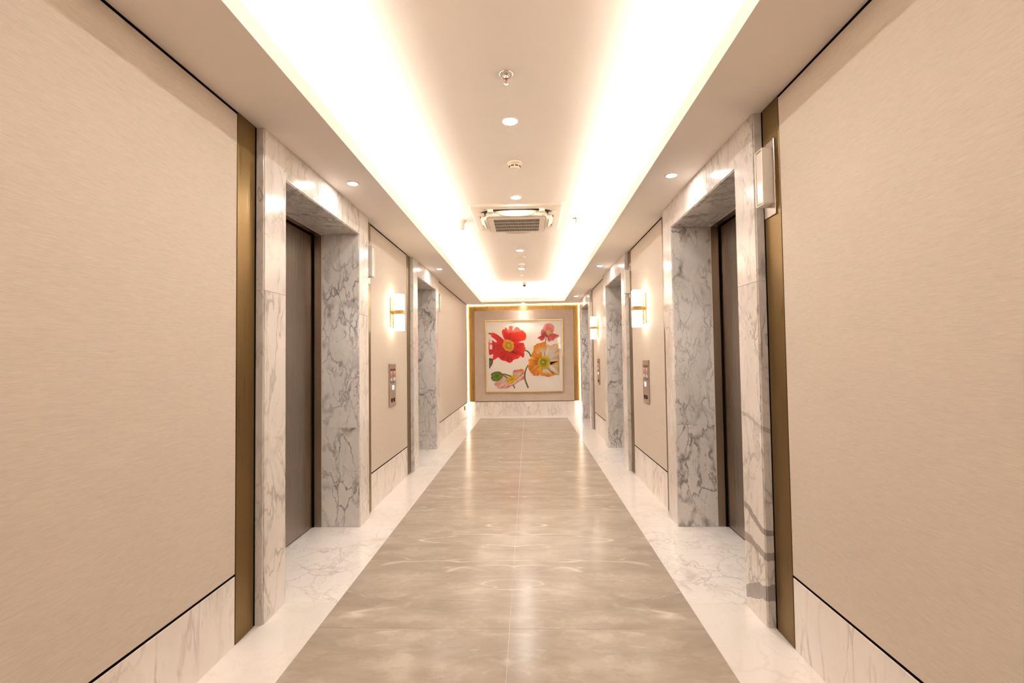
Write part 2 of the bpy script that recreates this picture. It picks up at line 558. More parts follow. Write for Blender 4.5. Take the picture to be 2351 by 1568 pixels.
# ------------------------------------------------------------------ ceiling: soffit, lip, cove, upper ceiling
ceiling = tag(wbox('ceiling', -1.80, 1.60, YB, YEND + 0.08, ZC, ZC + 0.05, 'ceiling'), kind='structure')
def cpart(name, x0, x1, y0, y1, z0, z1, mat):
    o = wbox(name, x0, x1, y0, y1, z0, z1, mat, None)
    o.parent = ceiling
    o.location = Vector(o.location) - Vector(ceiling.location)
    return o
COVE = 0.20
YTN = -2.6
cpart('soffit', -1.80, XTL, YB, YEND + 0.08, ZS, ZS + 0.02, 'soffit')
cpart('soffit', XTR, 1.60, YB, YEND + 0.08, ZS, ZS + 0.02, 'soffit')
cpart('soffit', XTL, XTR, YTE, YEND + 0.08, ZS, ZS + 0.02, 'soffit')
cpart('soffit', XTL, XTR, YB, YTN, ZS, ZS + 0.02, 'soffit')
lt = 0.022
cpart('cove_lip', XTL - lt, XTL, YTN - lt, YTE + lt, ZS + 0.02, ZLIP, 'soffit')
cpart('cove_lip', XTR, XTR + lt, YTN - lt, YTE + lt, ZS + 0.02, ZLIP, 'soffit')
cpart('cove_lip', XTL, XTR, YTE, YTE + lt, ZS + 0.02, ZLIP, 'soffit')
cpart('cove_lip', XTL, XTR, YTN - lt, YTN, ZS + 0.02, ZLIP, 'soffit')
cpart('cove_wall', XTL - COVE - 0.02, XTL - COVE, YTN - COVE, YTE + COVE, ZS + 0.02, ZC, 'ceiling')
cpart('cove_wall', XTR + COVE, XTR + COVE + 0.02, YTN - COVE, YTE + COVE, ZS + 0.02, ZC, 'ceiling')
cpart('cove_wall', XTL - COVE, XTR + COVE, YTE + COVE, YTE + COVE + 0.02, ZS + 0.02, ZC, 'ceiling')
cpart('cove_wall', XTL - COVE, XTR + COVE, YTN - COVE - 0.02, YTN - COVE, ZS + 0.02, ZC, 'ceiling')
zl = ZS + 0.022
cpart('led_strip', XTL - 0.125, XTL - 0.095, YTN, YTE, zl, zl + 0.008, 'cove_led')
cpart('led_strip', XTR + 0.095, XTR + 0.125, YTN, YTE, zl, zl + 0.008, 'cove_led')
cpart('led_strip', XTL - 0.08, XTR + 0.08, YTE + 0.095, YTE + 0.125, zl, zl + 0.008, 'cove_led')
cpart('led_strip', XTL - 0.08, XTR + 0.08, YTN - 0.125, YTN - 0.095, zl, zl + 0.008, 'cove_led')

# ------------------------------------------------------------------ side walls
def side_wall(side, xw, s, centres):
    """s = +1: the room lies towards +x."""
    root = tag(empty('wall_' + side), kind='structure')
    bb = tag(empty('baseboard_' + side), kind='structure')
    def wp(name, y0, y1, z0, z1, mat, d0=0.0, d1=-0.0035, bev=0.0, par=root):
        x0, x1 = xw + s * d0, xw + s * d1
        return wbox(name, min(x0, x1), max(x0, x1), y0, y1, z0, z1, mat, par, bev)
    gap = 0.006
    cur = YB
    ends = list(centres) + [None]
    for i, c in enumerate(ends):
        y1 = YEND - 0.004 if c is None else c - PH - BW
        # dark backing seen in the joints
        wp('backing', cur - (BW if cur > YB else 0), (y1 + BW if c is not None else YEND), 0.0, ZS, 'dark', -0.0036, -0.024)
        L = y1 - cur
        wp('fabric_panel', cur + (gap if cur > YB else 0), y1 - gap * (c is not None), ZB + 0.012, ZS - 0.015, 'fabric', bev=0.001)
        nseg = 1 if L < 2 else (3 if cur == YB else 2)
        for k in range(nseg):
            a = cur + L * k / nseg + (gap if (k == 0 and cur > YB) else 0.0006)
            b = cur + L * (k + 1) / nseg - (gap if (k == nseg - 1 and c is not None) else 0.0006)
            wp('skirting_slab', a, b, 0.0, ZB, 'marble_skirt', bev=0.001, par=bb)
        if c is not None:
            wp('bronze_strip', y1, c - PH - 0.020, 0.0, ZS - 0.0005, 'bronze', bev=0.001)
            wp('bronze_strip', c + PH + 0.014, c + PH + BW, 0.0, ZS - 0.0005, 'bronze', bev=0.001)
            cur = c + PH + BW
    return root
wl = side_wall('left', XL, 1, PORTALS_L)
wr = side_wall('right', XR, -1, PORTALS_R)
tag(wbox('wall_back', -1.80, 1.60, YB - 0.05, YB, 0.0, ZC, 'fabric_end'), kind='structure')

# ------------------------------------------------------------------ elevator surrounds and doors
def surround(x, yc, rz, label, banded=False):
    root = tag(empty('elevator_surround', (x, yc, 0), rz), label, 'door surround', 'marble elevator surrounds')
    zj = 1.716
    for s in (-1, 1):
        near = (s == -1) if rz == 0 else (s == 1)
        for z0, z1 in ((0.0, zj), (zj, ZS)):
            m = 'marble_banded' if (banded and near and z0 == 0.0) else 'marble_front'
            g = 0.0004
            bm = bmesh.new()
            zc = 0.62 if m == 'marble_banded' else (z0 + z1) / 2
            a, b = sorted((s * (OH + 0.006), s * (PH - 0.006)))
            yc_ = s * PH if m == 'marble_banded' else (a + b) / 2
            bm_box(bm, 0.018, PROJ, a - yc_, b - yc_, z0 + g - zc, z1 - g - zc, 0.0012)
            mesh_obj('jamb_slab', bm, m, root, loc=(0, yc_, zc))
            a, b = sorted((s * (PH - 0.026), s * PH))
            bm = bmesh.new()
            yc_ = s * PH if m == 'marble_banded' else (a + b) / 2
            bm_box(bm, -0.02, PROJ - 0.006, a - yc_, b - yc_, z0 + g - zc, z1 - g - zc, 0.0012)
            mesh_obj('return_slab', bm, m, root, loc=(0, yc_, zc))
        for z0, z1 in ((0.0, 0.795), (0.795, ZO)):
            a, b = sorted((s * OH, s * (OH + 0.024)))
            bm = bmesh.new()
            zc = (z0 + z1) / 2
            bm_box(bm, -0.27, PROJ - 0.006, a - (a + b) / 2, b - (a + b) / 2, z0 + 0.0004 - zc, z1 - 0.0004 - zc, 0.0012)
            mesh_obj('reveal_slab', bm, 'marble_reveal', root, loc=(0, (a + b) / 2, zc))
    jy = 0.145 if rz == 0 else -0.145
    for a, b in ((-OH - 0.006, jy), (jy, OH + 0.006)):
        bm = bmesh.new()
        zc = (ZO + ZS) / 2
        bm_box(bm, 0.018, PROJ, a + 0.0004 - (a + b) / 2, b - 0.0004 - (a + b) / 2, ZO + 0.006 - zc, ZS - zc, 0.0012)
        mesh_obj('lintel_slab', bm, 'marble_front', root, loc=(0, (a + b) / 2, zc))
    bm = bmesh.new()
    bm_box(bm, -0.27, PROJ - 0.006, -OH, OH, -0.012, 0.012, 0.0012)
    mesh_obj('soffit_slab', bm, 'marble_reveal', root, loc=(0, 0, ZO + 0.012))
    return root

def lift_door(name, x, yc, rz):
    root = tag(empty(name, (x, yc, 0), rz), kind='structure')
    for s in (-1, 1):
        a, b = sorted((s * OH, s * (OH + 0.03)))
        box('frame_jamb', -0.335, -0.2745, a, b, 0.0, ZO, 'steel_frame', root, 0.001)
        a, b = sorted((s * (OH - 0.003), s * (OH + 0.02)))
        box('edge_bead', -0.2743, -0.2705, a, b, 0.0, ZO + 0.003, 'bead', root)
        a, b = sorted((s * 0.0015, s * (OH + 0.02)))
        bm = bmesh.new()
        bm_box(bm, -0.365, -0.347, a, b, 0.010, ZO - 0.006 + 0.03, 0.001)
        mesh_obj('door_leaf', bm, 'steel', root)
    for s in (-1, 1):
        a, b = sorted((s * (OH - 0.010), s * (OH + 0.02)))
        box('door_seal', -0.3465, -0.3355, a, b, 0.0, ZO, 'dark', root)  # shade of the gap between frame and leaf, put in as a dark strip
    box('door_seal', -0.3465, -0.3355, -OH, OH, ZO - 0.008, ZO + 0.02, 'dark', root)
    box('frame_header', -0.335, -0.2745, -OH, OH, ZO, ZO + 0.03, 'steel_frame', root, 0.001)
    box('edge_bead', -0.2743, -0.2705, -OH, OH, ZO - 0.003, ZO + 0.02, 'bead', root)
    box('shaft_backing', -0.376, -0.368, -OH - 0.03, OH + 0.03, -0.004, ZO + 0.03, 'dark', root)
    return root

ord_l = ['nearest of the two on the left wall', 'farther left one, before a long panel']
ord_r = ['nearest on the right wall, with dark bands at its foot', 'middle one of the three on the right wall', 'farthest right one, beside the picture wall']
dn = 1
for i, yc in enumerate(PORTALS_L):
    surround(XL, yc, 0.0, 'grey-veined marble elevator surround, ' + ord_l[i])
    lift_door('door_%d' % dn, XL, yc, 0.0); dn += 1
for i, yc in enumerate(PORTALS_R):
    surround(XR, yc, math.pi, 'grey-veined marble elevator surround, ' + ord_r[i], i == 0)
    lift_door('door_%d' % dn, XR, yc, math.pi); dn += 1

# ------------------------------------------------------------------ end wall
we = tag(empty('wall_end'), kind='structure')
wbox('backing', XL - 0.02, XR + 0.02, YEND + 0.01, YEND + 0.06, 0.0, ZS, 'dark', we)
PX0, PX1, PZ1 = -1.233, 1.043, 2.42
wbox('centre_panel', PX0, PX1, YPAN, YEND, ZB + 0.014, PZ1, 'fabric_end', we, 0.001)
wbox('panel_joint', PX0 + 0.003, PX1 - 0.003, YPAN + 0.012, YEND, ZB, ZB + 0.014, 'dark', we)
wbox('bronze_band', XL, PX0 + 0.02, YEND - 0.002, YEND + 0.008, ZB, ZS, 'bronze_end', we)
wbox('bronze_band', PX1 - 0.02, XR, YEND - 0.002, YEND + 0.008, ZB, ZS, 'bronze_end', we)
wbox('bronze_band', PX0 + 0.02, PX1 - 0.02, YEND - 0.002, YEND + 0.008, PZ1 - 0.03, ZS, 'bronze_end', we)
wbox('led_strip', XL + 0.001, XL + 0.008, YEND - 0.078, YEND - 0.070, 0.004, ZS - 0.012, 'end_led', we)
wbox('led_strip', XR - 0.008, XR - 0.001, YEND - 0.078, YEND - 0.070, 0.004, ZS - 0.012, 'end_led', we)
wbox('led_strip', XL + 0.012, XR - 0.012, YEND - 0.078, YEND - 0.070, ZS - 0.008, ZS - 0.001, 'end_led', we)
be = tag(empty('baseboard_end'), kind='structure')
wbox('skirting_slab', PX0, -0.10, YPAN, YEND, 0.0, ZB, 'marble_skirt', be, 0.001)
wbox('skirting_slab', -0.10, PX1, YPAN, YEND, 0.0, ZB, 'marble_skirt', be, 0.001)
wbox('skirting_slab', XL, PX0, YEND - 0.012, YEND + 0.008, 0.0, ZB - 0.0005, 'marble_skirt', be)
wbox('skirting_slab', PX1, XR, YEND - 0.012, YEND + 0.008, 0.0, ZB - 0.0005, 'marble_skirt', be)

# ------------------------------------------------------------------ framed flower picture
FX0, FX1, FZ0, FZ1 = -0.989, 0.806, 0.535, 2.207
FB = 0.022
YF = YPAN - 0.035
pic = tag(empty('framed_picture', ((FX0 + FX1) / 2, YPAN, FZ0)), 'large gold-framed picture of red, orange and pink poppies on the end wall', 'picture')
W2 = (FX1 - FX0) / 2
HH = FZ1 - FZ0
def pbox(name, x0, x1, y0, y1, z0, z1, mat, par=pic, bev=0.002):
    return box(name, x0, x1, y0, y1, z0, z1, mat, par, bev)
pbox('frame_rail', -W2, W2, -0.038, 0.0, HH - FB, HH, 'gold')
pbox('frame_rail', -W2, W2, -0.038, 0.0, 0.0, FB, 'gold')
pbox('frame_stile', -W2, -W2 + FB, -0.038, 0.0, FB, HH - FB, 'gold')
pbox('frame_stile', W2 - FB, W2, -0.038, 0.0, FB, HH - FB, 'gold')
board = pbox('mat_board', -W2 + FB, W2 - FB, -0.014, -0.002, FB, HH - FB, 'mat_board', pic, 0.0)
pbox('glass_pane', -W2 + FB, W2 - FB, -0.0300, -0.0285, FB, HH - FB, 'pane', pic, 0.0)

# the print: each petal, bud, stem and flower heart a flat printed shape.  Outlines are in
# units of a 1000 x 1000 grid over the picture inside its frame (x right, y down).
GX0, GX1, GY0, GY1 = 287.0, 1209.0, 282.0, 1150.0
def pic_pt(p):
    u = (p[0] - GX0) / (GX1 - GX0)
    v = (p[1] - GY0) / (GY1 - GY0)
    return (-W2 + FB + u * (2 * W2 - 2 * FB), HH - FB - v * (HH - 2 * FB))

def smooth_loop(pts, k=5):
    n = len(pts)
    out = []
    for i in range(n):
        p0, p1, p2, p3 = (Vector(pts[(i + d - 1) % n]) for d in range(4))
        for j in range(k):
            t = j / k
            out.append(0.5 * ((2 * p1) + (p2 - p0) * t + (2 * p0 - 5 * p1 + 4 * p2 - p3) * t * t + (3 * p1 - p0 - 3 * p2 + p3) * t ** 3))
    return out

lay = [0]
def shape(name, pts, centre, cols, streak=0.25, seed=1, freq=9.0, k=5, rings=9, ragged=0.0, parent=None):
    """Printed shape: colour runs from the centre to the edge through cols, streaked along the radii."""
    rnd = random.Random(seed)
    loop = smooth_loop(pts, k)
    if ragged:
        loop = [p + Vector((rnd.uniform(-ragged, ragged), rnd.uniform(-ragged, ragged))) for p in loop]
    c = Vector(centre)
    lay[0] += 1
    yy = -0.0142 - 0.00022 * lay[0]
    n = len(loop)
    bm = bmesh.new()
    layer = bm.verts.layers.float_color.new('ink')
    def colour(t, i, p):
        x = t * (len(cols) - 1)
        a = min(int(x), len(cols) - 2)
        f = x - a
        col = [cols[a][q] * (1 - f) + cols[a + 1][q] * f for q in range(3)]
        d = p - c
        ang = math.atan2(d.y, d.x)
        s = noise.noise(Vector((math.cos(ang) * freq, math.sin(ang) * freq, seed * 3.7 + t * 0.8)))
        s += 0.6 * noise.noise(Vector((math.cos(ang) * freq * 2.7, math.sin(ang) * freq * 2.7, seed * 1.3 + t * 2.0)))
        g = (1 + 1.5 * streak * s * (0.35 + 0.65 * t)) * 0.86
        lum = 0.3 * col[0] + 0.6 * col[1] + 0.1 * col[2]
        col = [max(0.0, lum + 1.18 * (q - lum)) for q in col]
        return [max(0, min(1, q * g)) for q in col] + [1]
    prev = None
    for r in range(rings + 1):
        t = r / rings
        if r == 0:
            x, z = pic_pt(c)
            v = bm.verts.new((x, yy, z)); v[layer] = [*cols[0], 1]
            ring = [v]
        else:
            ring = []
            for i, p in enumerate(loop):
                q = c + (p - c) * t
                x, z = pic_pt(q)
                v = bm.verts.new((x, yy, z)); v[layer] = colour(t, i, q)
                ring.append(v)
        if prev is not None:
            for i in range(n):
                j = (i + 1) % n
                if len(prev) == 1:
                    bm.faces.new((prev[0], ring[j], ring[i]))
                else:
                    bm.faces.new((prev[i], prev[j], ring[j], ring[i]))
        prev = ring
    bmesh.ops.recalc_face_normals(bm, faces=bm.faces)
    return mesh_obj(name, bm, 'ink', board)

def stem(pts, w0, w1, cols):
    """A tapering printed stem through the given points."""
    n = len(pts)
    V = [Vector(p) for p in pts]
    fine = []
    for i in range(n - 1):
        p0, p1, p2, p3 = V[max(i - 1, 0)], V[i], V[i + 1], V[min(i + 2, n - 1)]
        for j in range(6):
            t = j / 6
            fine.append(0.5 * ((2 * p1) + (p2 - p0) * t + (2 * p0 - 5 * p1 + 4 * p2 - p3) * t * t + (3 * p1 - p0 - 3 * p2 + p3) * t ** 3))
    fine.append(V[-1])
    lay[0] += 1
    yy = -0.0142 - 0.00022 * lay[0]
    bm = bmesh.new()
    layer = bm.verts.layers.float_color.new('ink')
    prev = None
    for i, p in enumerate(fine):
        d = (fine[min(i + 1, len(fine) - 1)] - fine[max(i - 1, 0)]).normalized()
        nrm = Vector((-d.y, d.x))
        t = i / (len(fine) - 1)
        w = w0 + (w1 - w0) * t
        ring = []
        for s, c in ((-1, cols[0]), (0, cols[1]), (1, cols[0])):
            x, z = pic_pt(p + nrm * w * s)
            v = bm.verts.new((x, yy, z)); v[layer] = [*c, 1]
            ring.append(v)
        if prev:
            for a in range(2):
                bm.faces.new((prev[a], prev[a + 1], ring[a + 1], ring[a]))
        prev = ring
    bmesh.ops.recalc_face_normals(bm, faces=bm.faces)
    return mesh_obj('stem', bm, 'ink', board)

GRN = ((0.06, 0.07, 0.02), (0.20, 0.21, 0.05))
DGR = ((0.03, 0.03, 0.015), (0.09, 0.09, 0.03))
stem([(320, 433), (345, 437), (370, 441)], 8, 8, DGR)
stem([(755, 648), (790, 660), (815, 690), (832, 728)], 8, 9, GRN)
stem([(1022, 480), (1014, 515), (1006, 552)], 4, 5, DGR)
stem([(795, 828), (768, 880), (752, 950), (757, 1010), (775, 1065), (792, 1108)], 8, 10, GRN)
stem([(608, 1060), (618, 1085), (628, 1110)], 7, 8, GRN)
# large red poppy
R1, R2, R3 = (0.52, 0.012, 0.008), (0.78, 0.035, 0.012), (0.88, 0.085, 0.025)
D1, D2 = (0.30, 0.004, 0.004), (0.60, 0.012, 0.008)
C0 = (562, 590)
shape('petal', [(322, 520), (345, 500), (400, 560), (470, 560), (500, 640), (440, 700), (365, 690), (322, 690)], (470, 600), [D1, (0.42, 0.02, 0.012), (0.62, 0.03, 0.015)], 0.35, 3)
shape('petal', [(358, 425), (420, 445), (500, 510), (545, 560), (520, 590), (470, 575), (430, 550), (400, 510), (352, 470)], (545, 580), [D1, D2, R2], 0.35, 5)
shape('petal', [(500, 560), (390, 545), (385, 620), (372, 700), (365, 765), (420, 735), (435, 715), (470, 760), (540, 780), (572, 800), (610, 768), (640, 745), (600, 660)], C0, [D1, D2, R1, R2], 0.40, 7, 7.0, ragged=2.0)
shape('petal', [(530, 540), (490, 460), (480, 420), (492, 390), (520, 380), (528, 360), (548, 380), (565, 395), (568, 355), (590, 345), (615, 352), (612, 390), (640, 480), (600, 540)], (566, 560), [D1, R1, R2, R3], 0.28, 9, 7.0)
shape('petal', [(590, 545), (610, 440), (625, 395), (660, 358), (690, 372), (708, 395), (735, 402), (770, 440), (775, 480), (760, 520), (700, 535), (640, 560)], (580, 570), [D1, R1, R2, R3, R3], 0.28, 11, 8.0)
shape('petal', [(600, 560), (650, 545), (720, 552), (745, 558), (755, 600), (770, 622), (755, 650), (748, 715), (735, 738), (705, 718), (690, 735), (655, 742), (620, 700), (580, 640)], (590, 600), [D1, D2, R1, R2, R3], 0.45, 13, 8.0, ragged=2.5)
shape('petal', [(560, 640), (620, 680), (665, 690), (680, 735), (660, 752), (630, 755), (600, 745), (560, 700)], (570, 640), [D1, R1, D2, R2], 0.55, 15, 10.0, ragged=3)
shape('petal', [(430, 715), (500, 680), (560, 650), (612, 700), (612, 770), (572, 798), (520, 775), (480, 765)], (570, 640), [D1, D2, R1, R2], 0.35, 17)
shape('stamens', [(505, 520), (530, 512), (570, 515), (600, 530), (622, 550), (627, 590), (622, 630), (600, 655), (575, 665), (545, 650), (515, 635), (500, 610), (488, 590), (490, 560), (500, 545)], (560, 588), [(0.16, 0.13, 0.02), (0.25, 0.20, 0.02), (0.45, 0.28, 0.02), (0.80, 0.34, 0.015), (0.78, 0.28, 0.015)], 0.5, 19, 16.0, ragged=5)
shape('pistil', [(545, 565), (560, 556), (578, 566), (586, 588), (580, 610), (562, 618), (546, 606), (540, 585)], (563, 588), [(0.62, 0.52, 0.05), (0.55, 0.45, 0.05), (0.30, 0.26, 0.03)], 0.5, 21, 5.0, ragged=3)
# cut bud at the left edge
shape('bud', [(322, 742), (340, 740), (362, 748), (370, 775), (362, 810), (340, 845), (324, 868), (322, 830), (322, 780)], (338, 790), [(0.28, 0.20, 0.03), (0.14, 0.13, 0.03), (0.05, 0.045, 0.02)], 0.6, 23, 6.0)
# pink poppy
K1, K2, K3 = (0.45, 0.05, 0.05), (0.62, 0.14, 0.12), (0.70, 0.26, 0.22)
shape('petal', [(985, 470), (960, 465), (930, 485), (912, 495), (945, 520), (958, 532), (985, 522), (1002, 500), (1000, 480)], (1000, 470), [D1, (0.52, 0.05, 0.05), (0.62, 0.10, 0.10)], 0.35, 31)
shape('petal', [(1030, 470), (1075, 440), (1110, 445), (1165, 465), (1166, 485), (1120, 510), (1108, 530), (1070, 535), (1055, 547), (1035, 530), (1032, 505)], (1040, 455), [K1, K2, (0.60, 0.09, 0.09), (0.70, 0.20, 0.19)], 0.35, 33)
shape('petal', [(955, 455), (958, 415), (975, 388), (1010, 395), (1050, 440), (1085, 455), (1060, 475), (1030, 488), (985, 475), (962, 462)], (1040, 445), [(0.58, 0.24, 0.18), K1, (0.45, 0.05, 0.06), (0.40, 0.05, 0.05)], 0.40, 35)
shape('petal', [(1030, 440), (1000, 410), (982, 378), (998, 340), (1030, 322), (1070, 322), (1105, 340), (1120, 370), (1108, 420), (1090, 445), (1060, 450)], (1042, 442), [(0.72, 0.55, 0.40), (0.66, 0.30, 0.25), K2, K3, (0.66, 0.28, 0.24)], 0.22, 37)
shape('stamens', [(1015, 428), (1035, 422), (1060, 425), (1080, 440), (1062, 455), (1045, 470), (1030, 455)], (1042, 440), [(0.38, 0.36, 0.05), (0.55, 0.46, 0.10), (0.72, 0.58, 0.28)], 0.4, 39, 12, ragged=3)
# orange and white poppy
O1, O2, O3 = (0.55, 0.18, 0.012), (0.76, 0.30, 0.015), (0.80, 0.34, 0.03)
WH, WP = (0.74, 0.66, 0.58), (0.72, 0.55, 0.40)
C1 = (975, 790)
shape('petal', [(1000, 740), (1000, 640), (1020, 590), (1045, 583), (1070, 595), (1110, 578), (1150, 572), (1166, 580), (1168, 700), (1168, 790), (1100, 830), (1010, 800)], C1, [(0.42, 0.36, 0.04), (0.70, 0.55, 0.08), WH, WH, WP, (0.70, 0.42, 0.22)], 0.38, 41, 20.0, rings=12)
shape('petal', [(1010, 800), (1080, 830), (1130, 815), (1168, 790), (1170, 940), (1150, 955), (1100, 945), (1050, 900)], (990, 800), [(0.42, 0.36, 0.04), (0.35, 0.28, 0.04), WH, WH, WP, (0.55, 0.38, 0.08)], 0.42, 43, 20.0, rings=12)
shape('petal', [(960, 760), (880, 740), (835, 720), (845, 680), (862, 650), (865, 600), (885, 585), (905, 568), (950, 560), (985, 547), (1012, 548), (1016, 570), (1000, 640), (1000, 740)], C1, [(0.42, 0.36, 0.04), WH, WH, (0.70, 0.50, 0.30), O2, (0.62, 0.26, 0.02)], 0.32, 45, 16.0, rings=12, ragged=1.5)
shape('petal', [(930, 800), (935, 870), (925, 950), (890, 958), (860, 958), (830, 925), (800, 880), (795, 835), (830, 800)], (960, 800), [(0.42, 0.30, 0.04), (0.45, 0.20, 0.05), (0.62, 0.36, 0.18), (0.72, 0.26, 0.03), (0.76, 0.25, 0.03)], 0.40, 47, 18.0, ragged=3)
shape('petal', [(950, 800), (960, 700), (938, 660), (920, 690), (880, 700), (840, 735), (798, 770), (805, 800), (795, 835), (850, 850), (920, 840)], C1, [(0.30, 0.22, 0.03), O1, (0.50, 0.17, 0.015), O2, O3], 0.40, 49, 9.0, ragged=4)
shape('petal', [(940, 850), (1000, 870), (1050, 875), (1080, 920), (1108, 935), (1100, 962), (1060, 965), (1035, 978), (1000, 965), (960, 960), (930, 920), (915, 890)], (985, 850), [(0.60, 0.40, 0.10), WH, WH, (0.76, 0.34, 0.06), (0.78, 0.24, 0.015)], 0.35, 51, 14.0, ragged=3)
shape('petal', [(900, 880), (905, 850), (935, 845), (945, 870), (968, 875), (965, 915), (985, 950), (960, 962), (930, 930)], (932, 880), [(0.82, 0.52, 0.10), (0.82, 0.42, 0.02), (0.74, 0.24, 0.012)], 0.4, 53, 6.0, ragged=4)
shape('petal', [(1080, 825), (1120, 802), (1165, 790), (1170, 808), (1130, 825), (1095, 838)], (1125, 815), [(0.80, 0.46, 0.02), (0.70, 0.36, 0.02), (0.55, 0.30, 0.02)], 0.4, 55, 5.0)
shape('stamens', [(920, 775), (935, 740), (960, 722), (1000, 720), (1040, 735), (1066, 770), (1062, 800), (1045, 840), (1020, 870), (975, 885), (940, 868), (915, 825)], C1, [(0.10, 0.09, 0.015), (0.14, 0.13, 0.02), (0.36, 0.32, 0.03), (0.58, 0.46, 0.03), (0.74, 0.50, 0.03)], 0.35, 57, 16.0, ragged=5)
shape('pistil', [(950, 790), (962, 786), (965, 768), (976, 782), (990, 770), (990, 787), (1004, 795), (990, 804), (992, 820), (977, 810), (963, 822), (962, 804)], C1, [(0.60, 0.50, 0.06), (0.62, 0.52, 0.08), (0.45, 0.38, 0.05)], 0.3, 59, 5.0, k=2)
# pale poppy with the green bud
PK, PO = (0.74, 0.56, 0.52), (0.76, 0.40, 0.28)
shape('petal', [(560, 1010), (500, 960), (480, 950), (430, 1010), (390, 1045), (386, 1070), (410, 1085), (425, 1110), (480, 1112), (545, 1108), (580, 1080), (600, 1040)], (590, 1000), [(0.70, 0.50, 0.05), WH, PK, (0.74, 0.62, 0.58), PO, (0.66, 0.36, 0.34)], 0.30, 61, 10.0, ragged=1.5)
shape('petal', [(575, 1030), (620, 1010), (700, 980), (742, 962), (755, 985), (745, 1000), (690, 1020), (640, 1055), (610, 1075), (560, 1090), (530, 1100)], (620, 1025), [WH, PK, WH, (0.74, 0.40, 0.36), (0.70, 0.16, 0.13)], 0.40, 63, 9.0, ragged=1.5)
shape('petal', [(610, 985), (610, 920), (620, 890), (650, 885), (685, 882), (720, 875), (742, 895), (740, 930), (715, 950), (690, 975), (650, 990)], (635, 975), [(0.72, 0.52, 0.10), PO, WH, (0.74, 0.30, 0.16), (0.72, 0.16, 0.10)], 0.50, 65, 8.0, ragged=2)
shape('stamens', [(530, 1000), (545, 978), (580, 968), (605, 965), (615, 950), (640, 955), (660, 985), (645, 1010), (625, 1030), (590, 1055), (545, 1040), (530, 1020)], (595, 995), [(0.30, 0.26, 0.03), (0.62, 0.46, 0.03), (0.80, 0.52, 0.02), (0.74, 0.44, 0.02)], 0.45, 67, 12.0, ragged=4)
stem([(480, 940), (510, 938), (545, 950), (592, 965)], 9, 7, GRN)
shape('bud', [(342, 935), (365, 915), (410, 903), (455, 908), (480, 930), (488, 945), (478, 975), (455, 1000), (420, 1020), (370, 1018), (345, 990), (343, 965), (355, 962), (344, 950)], (415, 962), [(0.05, 0.10, 0.015), (0.12, 0.20, 0.03), (0.19, 0.30, 0.04), (0.10, 0.15, 0.02)], 0.45, 69, 4.0)

# ------------------------------------------------------------------ wall sconces
def make_sconce(loc, rz, label):
    r = tag(empty('wall_sconce', loc, rz), label, 'wall lamp', 'brass wall sconces')
    box('back_plate', 0.0005, 0.012, -0.054, 0.054, -0.155, 0.155, 'brass', r, 0.0015)
    for z in (-0.135, 0.135):
        bm = bmesh.new()
        bmesh.ops.create_uvsphere(bm, u_segments=10, v_segments=6, radius=0.005)
        mesh_obj('screw', bm, 'brass', r, True, (0.0125, 0.0, z))
    box('arm', 0.010, 0.036, -0.016, 0.016, -0.017, 0.017, 'brass', r, 0.001)
    def section(w, h, rad, z):
        return [(0.083 + x, y, z) for x, y in rrect(w, h, rad, 4)]
    bm = bmesh.new()
    bm_loft(bm, [section(0.088, 0.094, 0.014, -0.188), section(0.094, 0.10, 0.016, -0.184), section(0.094, 0.10, 0.016, -0.022)])
    mesh_obj('glass_shade', bm, 'shade', r, False)
    bm = bmesh.new()
    bm_loft(bm, [section(0.094, 0.10, 0.016, 0.022), section(0.094, 0.10, 0.016, 0.184), section(0.088, 0.094, 0.014, 0.188)])
    mesh_obj('glass_shade', bm, 'shade', r, False)
    bm = bmesh.new()
    bm_loft(bm, [section(0.100, 0.108, 0.014, -0.021), section(0.100, 0.108, 0.014, 0.021)])
    mesh_obj('band', bm, 'brass', r)
    return r
YM = 4.91
make_sconce((XL, YM, 1.826), 0.0, 'brass and frosted glass wall sconce on the left wall between the elevators')
make_sconce((XR, YM, 1.826), math.pi, 'larger-looking brass wall sconce on the right wall above the nearer call panel')
make_sconce((XR, YM + 3.263, 1.826), math.pi, 'smaller-looking brass wall sconce far down the right wall')

